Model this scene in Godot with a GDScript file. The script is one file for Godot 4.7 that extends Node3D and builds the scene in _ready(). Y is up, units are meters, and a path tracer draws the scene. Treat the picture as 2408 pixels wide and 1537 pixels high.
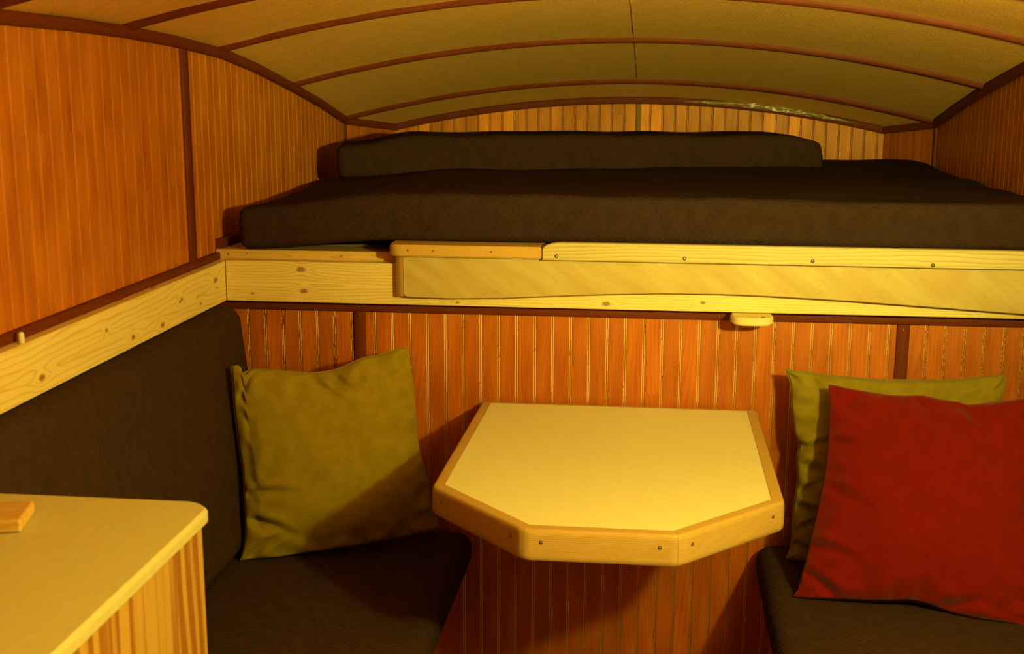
extends Node3D
# Interior of a small wooden camper: bed in the alcove over a pine beam, two benches, a wall table.
# x to the right, y up, z towards the viewer; z = 0 is the lower end wall, x = 0 the middle of the cabin.

const HW := 0.92            # half the width of the cabin
const PITCH := 0.0408       # width of one board of the beaded panelling
const BOWS := [-1.21, -0.64, -0.075, 0.437, 0.95, 1.47, 1.99, 2.51]
const LAMP_AT := Vector3(0.79, 1.443, 1.72)
const LAMP_COLOR := Color(1.0, 0.995, 0.46)

var M := {}
var rng := RandomNumberGenerator.new()
var noise := FastNoiseLite.new()
var taken := {}

func _ready():
	rng.seed = 7
	noise.seed = 11
	noise.noise_type = FastNoiseLite.TYPE_SIMPLEX_SMOOTH
	noise.frequency = 1.0
	noise.fractal_type = FastNoiseLite.FRACTAL_NONE
	# ---- camera
	var cam := Camera3D.new()
	cam.name = "camera"
	add_child(cam)
	cam.position = Vector3(0.0825, 1.4366, 2.7236)
	cam.rotation = Vector3(-0.19620, 0.11648, 0.00236)
	cam.fov = rad_to_deg(2.0 * atan(768.5 / 2913.3))
	cam.near = 0.05
	cam.current = true
	var lens := CameraAttributesPhysical.new()          # slightly soft foreground
	lens.frustum_focal_length = 12.0 / (768.5 / 2913.3)
	lens.frustum_focus_distance = 2.85
	lens.exposure_aperture = 8.0
	lens.frustum_near = 0.05
	lens.frustum_far = 50.0
	cam.attributes = lens
	# ---- environment: a closed cabin at night, no daylight
	var we := WorldEnvironment.new()
	we.name = "world_environment"
	var env := Environment.new()
	env.background_mode = Environment.BG_COLOR
	env.background_color = Color(0.0, 0.0, 0.0)
	env.tonemap_mode = Environment.TONE_MAPPER_LINEAR
	env.tonemap_exposure = 1.0
	env.sdfgi_enabled = true
	env.ssao_enabled = true
	env.ssil_enabled = true
	we.environment = env
	add_child(we)
	build_lamp(1.62, 4.4)
	# ---- materials, setting, things
	make_materials()
	build_setting()
	build_bed()
	build_benches()
	build_table()
	build_pillows()
	build_counter()

# ------------------------------------------------------------------ helpers
func lin(r: float, g: float, b: float) -> Color:
	return Color(r, g, b).linear_to_srgb()

func uniq(called: String) -> String:
	if not taken.has(called):
		taken[called] = 0
		return called
	taken[called] += 1
	return "%s_%03d" % [called, taken[called]]

func thing(called: String, label: String, category: String, at := Vector3.ZERO, group := "") -> Node3D:
	var o := Node3D.new()
	o.name = uniq(called)
	add_child(o)
	o.position = at
	tag(o, label, category, group)
	return o

func tag(o: Node, label: String, category: String, group := ""):
	o.set_meta("label", label)
	o.set_meta("category", category)
	if group != "":
		o.set_meta("group", group)

func structure(called: String, label := "") -> Node3D:
	var o := Node3D.new()
	o.name = called
	add_child(o)
	o.set_meta("kind", "structure")
	if label != "":
		o.set_meta("label", label)
	return o

func put(called: String, mesh: Mesh, mat: Material, parent: Node = self, at := Vector3.ZERO, b := Basis.IDENTITY) -> MeshInstance3D:
	var o := MeshInstance3D.new()
	o.mesh = mesh
	if mat:
		o.material_override = mat
	o.name = called
	parent.add_child(o, true)
	o.transform = Transform3D(b, at)
	return o

class Geo:
	var v := PackedVector3Array()
	var n := PackedVector3Array()
	var t := PackedVector2Array()
	var i := PackedInt32Array()
	func vert(p: Vector3, nn: Vector3, uv: Vector2) -> int:
		v.append(p); n.append(nn); t.append(uv)
		return v.size() - 1
	func tri(a: int, b: int, c: int):        # counter-clockwise seen from outside
		i.append(a); i.append(c); i.append(b)
	func quad(a: int, b: int, c: int, d: int):
		tri(a, b, c); tri(a, c, d)
	func flat(ps: Array, uvs: Array):
		var nn: Vector3 = (ps[1] - ps[0]).cross(ps[2] - ps[0]).normalized()
		var k := []
		for j in ps.size():
			k.append(vert(ps[j], nn, uvs[j]))
		for j in range(1, ps.size() - 1):
			tri(k[0], k[j], k[j + 1])
	func arrays() -> Array:
		var a := []
		a.resize(Mesh.ARRAY_MAX)
		a[Mesh.ARRAY_VERTEX] = v; a[Mesh.ARRAY_NORMAL] = n; a[Mesh.ARRAY_TEX_UV] = t; a[Mesh.ARRAY_INDEX] = i
		return a
	func mesh() -> ArrayMesh:
		var m := ArrayMesh.new()
		m.add_surface_from_arrays(Mesh.PRIMITIVE_TRIANGLES, arrays())
		return m
	func smooth():                            # normals averaged over vertices that share a place
		var acc := {}
		for k in range(0, i.size(), 3):
			var a := v[i[k]]; var b := v[i[k + 1]]; var c := v[i[k + 2]]
			var f := (c - a).cross(b - a)
			for q in [a, b, c]:
				var key := Vector3i((q * 20000.0).round())
				acc[key] = acc.get(key, Vector3.ZERO) + f
		for k in v.size():
			n[k] = (acc.get(Vector3i((v[k] * 20000.0).round()), n[k]) as Vector3).normalized()

# a box with rounded edges; g: axis of the grain, (lu, lv): metres that one texture covers
func rbox(size: Vector3, r: float, segs := 2, g := 0, lu := 1.0, lv := 1.0, sub := Vector3i(1, 1, 1), shape = null) -> ArrayMesh:
	var geo := Geo.new()
	var h := size / 2.0
	var inner := h - Vector3(r, r, r)
	var lines := []
	for ax in 3:
		var l := []
		for k in segs:
			l.append(-h[ax] + r * (1.0 - cos(PI / 2 * k / segs)) if segs > 1 else -h[ax])
		for k in sub[ax] + 1:
			l.append(lerpf(-inner[ax], inner[ax], float(k) / sub[ax]))
		for k in range(segs - 1, -1, -1):
			l.append(h[ax] - r * (1.0 - cos(PI / 2 * k / segs)) if segs > 1 else h[ax])
		lines.append(l)
	for ax in 3:
		for sgn in [-1, 1]:
			var a1 := (ax + 1) % 3
			var a2 := (ax + 2) % 3
			var l1: Array = lines[a1]
			var l2: Array = lines[a2]
			var base := geo.v.size()
			for y in l2.size():
				for x in l1.size():
					var p := Vector3.ZERO
					p[ax] = sgn * h[ax]; p[a1] = l1[x]; p[a2] = l2[y]
					var q := p.clamp(-inner, inner)
					var nn := (p - q).normalized()
					p = q + nn * r
					var o := a1 if g == a2 else a2
					var gg := g
					if g == ax:
						gg = a1; o = a2
					var uv := Vector2((p[gg] + h[gg]) / lu, (p[o] + h[o]) / lv)
					if shape != null:
						p = shape.call(p)
					geo.vert(p, nn, uv)
			var w := l1.size()
			for y in l2.size() - 1:
				for x in w - 1:
					var k := base + y * w + x
					if sgn > 0:
						geo.quad(k, k + 1, k + w + 1, k + w)
					else:
						geo.quad(k, k + w, k + w + 1, k + 1)
	if shape != null:
		geo.smooth()
	return geo.mesh()

# sweep a closed profile (x along outs, y along ups; counter-clockwise seen against the path) along a path
func sweep(pts: Array, outs: Array, ups: Array, prof: Array, lu := 1.0, lv := 1.0, crease := 0.7) -> ArrayMesh:
	var geo := Geo.new()
	var m := prof.size()
	var nrm := []
	for k in m:
		var e: Vector2 = (prof[(k + 1) % m] - prof[k]).normalized()
		nrm.append(Vector2(e.y, -e.x))
	var run := 0.0
	var lens := [0.0]
	for k in range(1, pts.size()):
		run += (pts[k] - pts[k - 1]).length()
		lens.append(run)
	var dirv: Vector3 = pts[1] - pts[0]
	var flip: bool = outs[0].cross(ups[0]).dot(dirv) > 0.0
	var per := 0.0
	for k in m:
		var a: Vector2 = prof[k]
		var b: Vector2 = prof[(k + 1) % m]
		var na: Vector2 = nrm[k]
		var nb: Vector2 = nrm[k]
		var pv: Vector2 = nrm[(k + m - 1) % m]
		var nx: Vector2 = nrm[(k + 1) % m]
		if pv.dot(nrm[k]) > crease: na = (pv + nrm[k]).normalized()
		if nx.dot(nrm[k]) > crease: nb = (nx + nrm[k]).normalized()
		var l := (b - a).length()
		var base := geo.v.size()
		for j in pts.size():
			geo.vert(pts[j] + outs[j] * a.x + ups[j] * a.y, (outs[j] * na.x + ups[j] * na.y).normalized(), Vector2(lens[j] / lu, per / lv))
			geo.vert(pts[j] + outs[j] * b.x + ups[j] * b.y, (outs[j] * nb.x + ups[j] * nb.y).normalized(), Vector2(lens[j] / lu, (per + l) / lv))
		for j in pts.size() - 1:
			var q := base + j * 2
			if flip: geo.quad(q, q + 1, q + 3, q + 2)
			else: geo.quad(q, q + 2, q + 3, q + 1)
		per += l
	var tris := Geometry2D.triangulate_polygon(PackedVector2Array(prof))
	for e in [0, pts.size() - 1]:
		var nn: Vector3 = outs[e].cross(ups[e]).normalized()
		if (e == 0) == flip: nn = -nn
		var base := geo.v.size()
		for k in m:
			geo.vert(pts[e] + outs[e] * prof[k].x + ups[e] * prof[k].y, nn, Vector2(prof[k].x / lv, prof[k].y / lv))
		for k in range(0, tris.size(), 3):
			var a := base + tris[k]; var b := base + tris[k + 1]; var c := base + tris[k + 2]
			if (geo.v[b] - geo.v[a]).cross(geo.v[c] - geo.v[a]).dot(nn) < 0.0:
				var s := b; b = c; c = s
			geo.tri(a, b, c)
	return geo.mesh()

# extrude a counter-clockwise outline in the xy plane from z = 0 to depth, edges bevelled by b
func prism(poly: Array, depth: float, b: float, lu := 1.0, lv := 1.0) -> ArrayMesh:
	var geo := Geo.new()
	var m := poly.size()
	var en := []
	for k in m:
		var e: Vector2 = (poly[(k + 1) % m] - poly[k]).normalized()
		en.append(Vector2(e.y, -e.x))
	var ins := []
	for k in m:
		var bis: Vector2 = en[k] + en[(k + m - 1) % m]
		bis /= max(0.3, bis.length_squared() / 2.0)
		ins.append(poly[k] - bis * b)
	var mn := Vector2(1e9, 1e9)
	for p in poly: mn = mn.min(p)
	for k in m:
		var k2 := (k + 1) % m
		var na: Vector2 = en[k]
		var nb: Vector2 = en[k]
		if en[(k + m - 1) % m].dot(en[k]) > 0.75: na = (en[(k + m - 1) % m] + en[k]).normalized()
		if en[k2].dot(en[k]) > 0.75: nb = (en[k2] + en[k]).normalized()
		var rings := [[ins, 0.0], [poly, b], [poly, depth - b], [ins, depth]]
		for r in 3:
			var zt: float = [-0.7, 0.0, 0.7][r]
			var q := []
			for c in [[r, k, na], [r, k2, nb], [r + 1, k2, nb], [r + 1, k, na]]:
				var p2: Vector2 = rings[c[0]][0][c[1]]
				var z: float = rings[c[0]][1]
				var uv := Vector2((p2.x - mn.x) / lu, (p2.y - mn.y) / lv)
				if r == 1 and absf(en[k].x) < 0.7: uv = Vector2((p2.x - mn.x) / lu, (z + p2.y - mn.y) / lv)
				elif r == 1: uv = Vector2((z + p2.x - mn.x) / lu, (p2.y - mn.y) / lv)
				q.append(geo.vert(Vector3(p2.x, p2.y, z), Vector3(c[2].x, c[2].y, zt).normalized(), uv))
			geo.quad(q[0], q[1], q[2], q[3])
	var tris := Geometry2D.triangulate_polygon(PackedVector2Array(ins))
	for side in 2:
		var base := geo.v.size()
		for p in ins:
			geo.vert(Vector3(p.x, p.y, depth * side), Vector3(0, 0, 1 if side == 1 else -1), Vector2((p.x - mn.x) / lu, (p.y - mn.y) / lv))
		for k in range(0, tris.size(), 3):
			var a := base + tris[k]; var c := base + tris[k + 1]; var d := base + tris[k + 2]
			var ccw: bool = (geo.v[c] - geo.v[a]).cross(geo.v[d] - geo.v[a]).z > 0.0
			if ccw == (side == 1): geo.tri(a, c, d)
			else: geo.tri(a, d, c)
	return geo.mesh()

# a turned body round the y axis from (radius, height) pairs, bottom to top
func lathe(prof: Array, segs := 20) -> ArrayMesh:
	var geo := Geo.new()
	for k in prof.size():
		for s in segs + 1:
			var a := TAU * s / segs
			geo.vert(Vector3(cos(a) * prof[k].x, prof[k].y, sin(a) * prof[k].x), Vector3(cos(a), 0, sin(a)), Vector2(float(s) / segs, prof[k].y))
	var w := segs + 1
	for k in prof.size() - 1:
		for s in segs:
			var q := k * w + s
			geo.quad(q, q + w, q + w + 1, q + 1)
	geo.smooth()
	return geo.mesh()

# ------------------------------------------------------------------ textures and materials
func tex(img: Image) -> ImageTexture:
	img.generate_mipmaps()
	return ImageTexture.create_from_image(img)

func n2(x: float, y: float) -> float:
	return noise.get_noise_2d(x, y)

# flat-sawn softwood, u along the board: rings of a tapering trunk cut at some distance from its heart
func pine_image(w: int, h: int, length: float, height: float, sd: float, o: Dictionary) -> ImageTexture:
	var img := Image.create(w, h, false, Image.FORMAT_RGB8)
	var light: Color = o.get("light", Color(0.80, 0.63, 0.33))
	var dark: Color = o.get("dark", Color(0.62, 0.37, 0.13))
	var d: float = o.get("d", 0.03)
	var vc: float = o.get("vc", 0.5)
	var taper: float = o.get("taper", 0.02)
	var sp: float = o.get("sp", 0.006)
	var wob: float = o.get("wob", 0.006)
	var amt: float = o.get("amt", 0.75)
	var knots: Array = o.get("knots", [])
	for y in h:
		var v := float(y) / h * height
		for x in w:
			var u := float(x) / w * length
			var dv := v - vc * height
			var r := sqrt(d * d + dv * dv) + taper * u + wob * n2(u * 2.6 + sd, v * 14.0 + sd) + 0.25 * wob * n2(u * 11.0, v * 60.0 + sd)
			var kn := 0.0
			for k in knots:
				var dx: float = (u - k[0]) / 1.7
				var dy: float = v - k[1]
				var q: float = sqrt(dx * dx + dy * dy) / k[2]
				r += sp * 1.6 * exp(-q * q * 0.16) * signf(dy if absf(dy) > 1e-5 else 1.0)
				kn = maxf(kn, 1.0 - smoothstep(0.55, 1.15, q + 0.3 * n2(u * 300.0, v * 300.0)))
			var f := r / sp
			f -= floorf(f)
			var ring := pow(f, float(o.get("pw", 2.6))) * (1.0 - smoothstep(0.92, 1.0, f))
			var fine := 0.5 + 0.5 * n2(u * 9.0 + sd, v * 900.0)
			var c := light.lerp(dark, clampf(amt * ring + 0.10 * fine + 0.06 * n2(u * 5.0, v * 30.0 + sd), 0.0, 1.0))
			if kn > 0.0:
				c = c.lerp(Color(0.20, 0.085, 0.025), kn * 0.8)
			img.set_pixel(x, y, c.linear_to_srgb())
	return tex(img)

# reddish veneer, one column per board, v along the board
func veneer_image(cols: int, cw: int, h: int, length: float, sd: float, light: Color, dark: Color, amt: float, vary: float) -> ImageTexture:
	var img := Image.create(cols * cw, h, false, Image.FORMAT_RGB8)
	var r0 := RandomNumberGenerator.new()
	r0.seed = int(sd * 100)
	for k in cols:
		var ac := r0.randf_range(-0.6, 1.6) * PITCH
		var d := r0.randf_range(0.006, 0.03)
		var taper := r0.randf_range(0.012, 0.035) * (1 if r0.randf() < 0.5 else -1)
		var sp := r0.randf_range(0.0035, 0.007)
		var tone := 1.0 + r0.randf_range(-vary, vary)
		var s := sd + k * 17.3
		for y in h:
			var v := float(y) / h * length
			for x in cw:
				var a := float(x) / cw * PITCH
				var dv := a - ac
				var r := sqrt(d * d + dv * dv) + taper * v + 0.004 * n2(a * 20.0 + s, v * 3.5) + 0.0012 * n2(a * 90.0 + s, v * 14.0)
				var f := r / sp
				f -= floorf(f)
				var ring := pow(f, 1.7) * (1.0 - smoothstep(0.82, 1.0, f))
				var streak := n2(a * 700.0 + s, v * 7.0)
				var cloud := n2(a * 25.0 + s, v * 5.0 + s)
				var c := light.lerp(dark, clampf(0.30 + amt * (ring - 0.25) + 0.16 * streak + 0.26 * cloud, 0.0, 1.0))
				img.set_pixel(k * cw + x, y, Color(c.r * tone, c.g * tone, c.b * tone).linear_to_srgb())
	return tex(img)

# a sheet of the same veneer ten boards wide, its figure running on from board to board
func sheet_image() -> ImageTexture:
	var w := 440
	var h := 768
	var img := Image.create(w, h, false, Image.FORMAT_RGB8)
	for y in h:
		var v := float(y) / h
		for x in w:
			var a := float(x) / w * 0.408
			var r := 10.0
			for c in [[0.07, 0.02, 0.05, 0.0], [0.19, 0.015, -0.045, 0.3], [0.33, 0.03, 0.06, 0.7]]:
				var d: float = a - c[0] + 0.010 * n2(v * 2.5, c[3] * 9.0)
				r = minf(r, sqrt(c[1] * c[1] + d * d) + c[2] * (v + c[3]) * 0.6 + 0.05)
			r += 0.006 * n2(a * 16.0, v * 3.0) + 0.0015 * n2(a * 80.0, v * 12.0)
			var f := r / 0.0075
			f -= floorf(f)
			var ring := pow(f, 1.6) * (1.0 - smoothstep(0.80, 1.0, f))
			var streak := n2(a * 420.0, v * 5.0)
			var cloud := n2(a * 14.0 + 5.0, v * 4.0) + 0.5 * n2(a * 40.0, v * 9.0)
			var t := clampf(0.36 + 0.30 * (ring - 0.25) + 0.16 * streak + 0.30 * cloud, 0.0, 1.0)
			img.set_pixel(x, y, Color(0.57, 0.178, 0.013).lerp(Color(0.32, 0.068, 0.005), t).linear_to_srgb())
	return tex(img)

# print of the grooves: light lacquer, broken here and there by brown; share = how much is light
func groove_image(sd: float, share: float, light: Color, dark: Color, fr: float) -> ImageTexture:
	var img := Image.create(16, 512, false, Image.FORMAT_RGB8)
	for y in 512:
		for x in 16:
			var q := n2(x * 3.7 + sd, y * fr) + 0.35 * n2(x * 5.1 + sd, y * fr * 5.0)
			img.set_pixel(x, y, dark.lerp(light, smoothstep(-0.25, 0.25, q + (share - 0.5) * 1.6)).linear_to_srgb())
	return tex(img)

# cloth: mottled colour, threads
func cloth_image(size: int, sd: float, a: Color, b: Color, coarse: float, thread: float) -> ImageTexture:
	var img := Image.create(size, size, false, Image.FORMAT_RGB8)
	for y in size:
		for x in size:
			var q := 0.5 + 0.45 * n2(x * coarse + sd, y * coarse) + 0.25 * n2(x * coarse * 3.1, y * coarse * 3.1 + sd) + thread * n2(x * 0.9 + sd, y * 0.11) + thread * n2(x * 0.11, y * 0.9 + sd)
			img.set_pixel(x, y, a.lerp(b, clampf(q, 0.0, 1.0)).linear_to_srgb())
	return tex(img)

func weave_normal(size: int, strength: float, fr: float) -> ImageTexture:
	var img := Image.create(size, size, false, Image.FORMAT_RGB8)
	for y in size:
		for x in size:
			var q := 0.5 + 0.2 * sin(x * fr) * sin(y * fr) + 0.25 * n2(x * 0.35, y * 0.35)
			img.set_pixel(x, y, Color(q, q, q))
	img.bump_map_to_normal_map(strength)
	return tex(img)

func mat(t: Texture2D, rough: float, spec := 0.5, scale := Vector3.ONE) -> StandardMaterial3D:
	var m := StandardMaterial3D.new()
	m.albedo_texture = t
	m.roughness = rough
	m.metallic_specular = spec
	m.uv1_scale = scale
	m.texture_repeat = true
	return m

func plain(c: Color, rough: float, spec := 0.5) -> StandardMaterial3D:
	var m := StandardMaterial3D.new()
	m.albedo_color = c.linear_to_srgb()
	m.roughness = rough
	m.metallic_specular = spec
	return m

func make_materials():
	# beaded panelling: a cherry print, livelier on the end wall than on the side walls
	M.cherry = mat(veneer_image(10, 40, 768, 1.0, 3.0, Color(0.55, 0.148, 0.010), Color(0.29, 0.052, 0.004), 0.46, 0.10), 0.42, 0.4)
	M.cherry_side = mat(sheet_image(), 0.42, 0.4)
	M.cherry_back = mat(veneer_image(10, 32, 384, 0.5, 21.0, Color(0.80, 0.275, 0.024), Color(0.40, 0.098, 0.008), 0.46, 0.30), 0.5, 0.35)
	var glow := Color(1.0, 0.76, 0.40)
	var brown := Color(0.24, 0.06, 0.012)
	M.groove_light = mat(groove_image(1.0, 1.05, glow, brown, 0.05), 0.46, 0.5)
	M.groove_mixed = mat(groove_image(5.0, 0.74, Color(0.98, 0.68, 0.34), brown, 0.06), 0.46, 0.5)
	M.groove_dashed = mat(groove_image(9.0, 0.66, Color(1.0, 0.74, 0.36), Color(0.5, 0.17, 0.03), 0.22), 0.46, 0.5)
	for k in ["groove_light", "groove_mixed", "groove_dashed"]:
		M[k].metallic = 1.0
		M[k].roughness = 0.42
	M.groove_side = mat(groove_image(13.0, 0.72, Color(0.74, 0.30, 0.055), Color(0.46, 0.14, 0.015), 0.03), 0.38, 0.5)
	M.groove_faint = mat(groove_image(14.0, 0.45, Color(0.66, 0.215, 0.028), Color(0.50, 0.140, 0.013), 0.02), 0.45, 0.45)
	M.groove_dark = mat(groove_image(17.0, 0.12, Color(0.45, 0.16, 0.03), Color(0.11, 0.022, 0.006), 0.05), 0.45, 0.4)
	# dark red-brown stained strips
	M.trim = mat(pine_image(512, 32, 1.2, 0.06, 31.0, {"light": Color(0.155, 0.030, 0.0075), "dark": Color(0.085, 0.0135, 0.004), "sp": 0.004, "amt": 0.6}), 0.55, 0.25)
	# pine, birch ply
	M.pine_rail = mat(pine_image(1280, 120, 1.2, 0.092, 2.0, {"d": 0.004, "vc": 0.40, "taper": 0.024, "sp": 0.0115, "wob": 0.007, "pw": 6.0, "amt": 0.80, "light": Color(0.88, 0.73, 0.33), "dark": Color(0.55, 0.28, 0.07),
		"knots": [[0.105, 0.058, 0.0075], [0.20, 0.022, 0.0035], [0.305, 0.05, 0.004], [0.315, 0.046, 0.004], [0.41, 0.016, 0.006], [0.55, 0.020, 0.0055], [0.66, 0.055, 0.0035], [0.90, 0.026, 0.0065]]}), 0.45, 0.4)
	M.pine_beam = mat(pine_image(1536, 96, 1.81, 0.094, 4.0, {"d": 0.002, "vc": 0.42, "taper": 0.010, "sp": 0.0062, "wob": 0.0045, "amt": 0.70, "light": Color(0.82, 0.65, 0.28), "dark": Color(0.55, 0.29, 0.08),
		"knots": [[0.175, 0.075, 0.007], [0.18, 0.026, 0.006], [0.06, 0.018, 0.003], [0.53, 0.008, 0.003], [0.86, 0.012, 0.006], [1.07, 0.02, 0.004]]}), 0.45, 0.4)
	M.pine = mat(pine_image(768, 96, 0.9, 0.10, 6.0, {"d": 0.03, "vc": -0.3, "taper": 0.004, "sp": 0.0036, "wob": 0.003, "amt": 0.42}), 0.45, 0.4)
	M.pine_edge = mat(pine_image(768, 128, 0.7, 0.10, 14.0, {"d": 0.03, "vc": -0.4, "taper": 0.006, "sp": 0.0030, "wob": 0.002, "amt": 0.75, "light": Color(0.58, 0.41, 0.14), "dark": Color(0.36, 0.17, 0.04)}), 0.42, 0.4)
	M.pine_batten = mat(pine_image(1280, 48, 1.1, 0.042, 9.0, {"d": 0.002, "vc": 1.15, "taper": 0.008, "sp": 0.0085, "wob": 0.006, "amt": 0.8, "light": Color(0.57, 0.45, 0.21), "dark": Color(0.38, 0.21, 0.055)}), 0.45, 0.4)
	M.pine_board = mat(pine_image(768, 32, 0.6, 0.04, 10.0, {"d": 0.004, "vc": 0.3, "taper": 0.006, "sp": 0.0045, "amt": 0.7, "light": Color(0.64, 0.42, 0.13), "dark": Color(0.42, 0.20, 0.04)}), 0.5, 0.4)
	M.stripe = mat(stripe_image(), 0.5, 0.4)
	M.birch = mat(birch_image(), 0.40, 0.45)
	M.birch_edge = plain(Color(0.58, 0.33, 0.085), 0.4)
	M.ply_layer = plain(Color(0.64, 0.45, 0.15), 0.5)
	M.ply_dark = plain(Color(0.46, 0.25, 0.065), 0.5)
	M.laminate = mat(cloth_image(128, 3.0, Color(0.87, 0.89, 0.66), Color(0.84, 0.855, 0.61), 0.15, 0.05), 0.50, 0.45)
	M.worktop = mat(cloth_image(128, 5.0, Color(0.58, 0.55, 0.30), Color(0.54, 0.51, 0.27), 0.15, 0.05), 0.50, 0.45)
	# cloths
	M.canvas = mat(cloth_image(256, 7.0, Color(0.86, 0.47, 0.13), Color(0.80, 0.425, 0.11), 0.02, 0.10), 0.9, 0.2)
	M.canvas.normal_enabled = true
	M.canvas.normal_texture = weave_normal(128, 1.5, 1.4)
	M.canvas.normal_scale = 0.35
	M.charcoal = mat(cloth_image(256, 9.0, Color(0.056, 0.030, 0.024), Color(0.044, 0.023, 0.018), 0.03, 0.25), 0.95, 0.15)
	M.charcoal.normal_enabled = true
	M.charcoal.normal_texture = weave_normal(128, 2.0, 0.8)
	M.charcoal.normal_scale = 0.4
	M.charcoal_bed = mat(cloth_image(256, 11.0, Color(0.042, 0.0205, 0.017), Color(0.033, 0.0155, 0.013), 0.03, 0.25), 0.95, 0.12)
	M.charcoal_bed.normal_enabled = true
	M.charcoal_bed.normal_texture = M.charcoal.normal_texture
	M.charcoal_bed.normal_scale = 0.4
	M.seam = plain(Color(0.030, 0.022, 0.017), 0.9, 0.1)
	M.stitch = plain(Color(0.11, 0.07, 0.03), 0.9, 0.1)
	M.olive = mat(cloth_image(384, 12.0, Color(0.300, 0.220, 0.013), Color(0.250, 0.176, 0.010), 0.030, 0.14), 0.9, 0.15)
	M.lime = mat(cloth_image(384, 15.0, Color(0.265, 0.205, 0.018), Color(0.215, 0.160, 0.012), 0.018, 0.08), 0.9, 0.15)
	M.red = mat(cloth_image(384, 18.0, Color(0.19, 0.0085, 0.003), Color(0.160, 0.0066, 0.002), 0.03, 0.14), 0.9, 0.15)
	for k in ["olive", "lime", "red"]:
		M[k].rim_enabled = true
		M[k].rim = 0.25
		M[k].rim_tint = 0.8
	# small metal and plastic
	M.metal = plain(Color(0.75, 0.72, 0.66), 0.3)
	M.metal.metallic = 1.0
	M.hole = plain(Color(0.10, 0.035, 0.012), 0.7)
	M.white = plain(Color(0.80, 0.76, 0.66), 0.4)
	M.joint = plain(Color(0.25, 0.145, 0.045), 0.7, 0.2)
	M.film = plain(Color(0.24, 0.14, 0.06), 0.34, 0.5)
	M.wall_core = plain(Color(0.22, 0.075, 0.02), 0.6)
	M.floor = mat(veneer_image(4, 64, 512, 1.2, 40.0, Color(0.10, 0.055, 0.03), Color(0.06, 0.032, 0.018), 0.4, 0.1), 0.6)

func birch_image() -> ImageTexture:
	var w := 1280
	var h := 96
	var img := Image.create(w, h, false, Image.FORMAT_RGB8)
	for y in h:
		var v := float(y) / h * 0.1
		for x in w:
			var u := float(x) / w * 1.42
			var flame := n2(u * 14.0 + v * 16.0, v * 7.0) * 0.55 + n2(u * 32.0 + v * 40.0, v * 12.0 + 9.0) * 0.3
			var line := absf(n2(u * 5.0 + 3.0, v * 26.0 + 0.6 * n2(u * 8.0, 4.0)))
			var fig := clampf(0.40 + 0.55 * flame + 0.30 * (1.0 - smoothstep(0.0, 0.06, line)), 0.0, 1.0)
			var spot := smoothstep(0.10, 0.45, n2(u * 6.0 + 30.0, v * 4.0)) * smoothstep(0.75, 0.95, u)
			var c := Color(0.55, 0.42, 0.175).lerp(Color(0.42, 0.265, 0.075), fig * 0.9)
			c = c.lerp(Color(0.48, 0.27, 0.06), spot * 0.5)
			img.set_pixel(x, y, c.linear_to_srgb())
	return tex(img)

func stripe_image() -> ImageTexture:
	var w := 256
	var h := 256
	var img := Image.create(w, h, false, Image.FORMAT_RGB8)
	for y in h:
		for x in w:
			var u := float(x) / w
			var v := float(y) / h
			var s := n2(v * 16.0 + 0.5 * n2(u * 1.6, v * 3.0), u * 0.7) + 0.45 * n2(v * 60.0, u * 1.2)
			img.set_pixel(x, y, Color(0.50, 0.31, 0.085).lerp(Color(0.30, 0.12, 0.018), smoothstep(-0.35, 0.5, s)).linear_to_srgb())
	return tex(img)

# ------------------------------------------------------------------ the shape of the roof
const SIDE := [[-1.60, 1.215], [-1.453, 1.254], [-1.21, 1.309], [-0.93, 1.366], [-0.64, 1.416], [-0.33, 1.465], [-0.075, 1.497], [0.2, 1.515], [0.437, 1.525], [0.65, 1.529], [0.95, 1.530], [4.0, 1.530]]

func side_y(z: float) -> float:
	for k in SIDE.size() - 1:
		if z <= SIDE[k + 1][0]:
			var t: float = (z - SIDE[k][0]) / (SIDE[k + 1][0] - SIDE[k][0])
			return lerpf(SIDE[k][1], SIDE[k + 1][1], clampf(t, 0.0, 1.0))
	return 1.53

func roof_y(x: float, z: float) -> float:
	return side_y(z) + 0.120 * (1.0 - (x / HW) * (x / HW))

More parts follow.
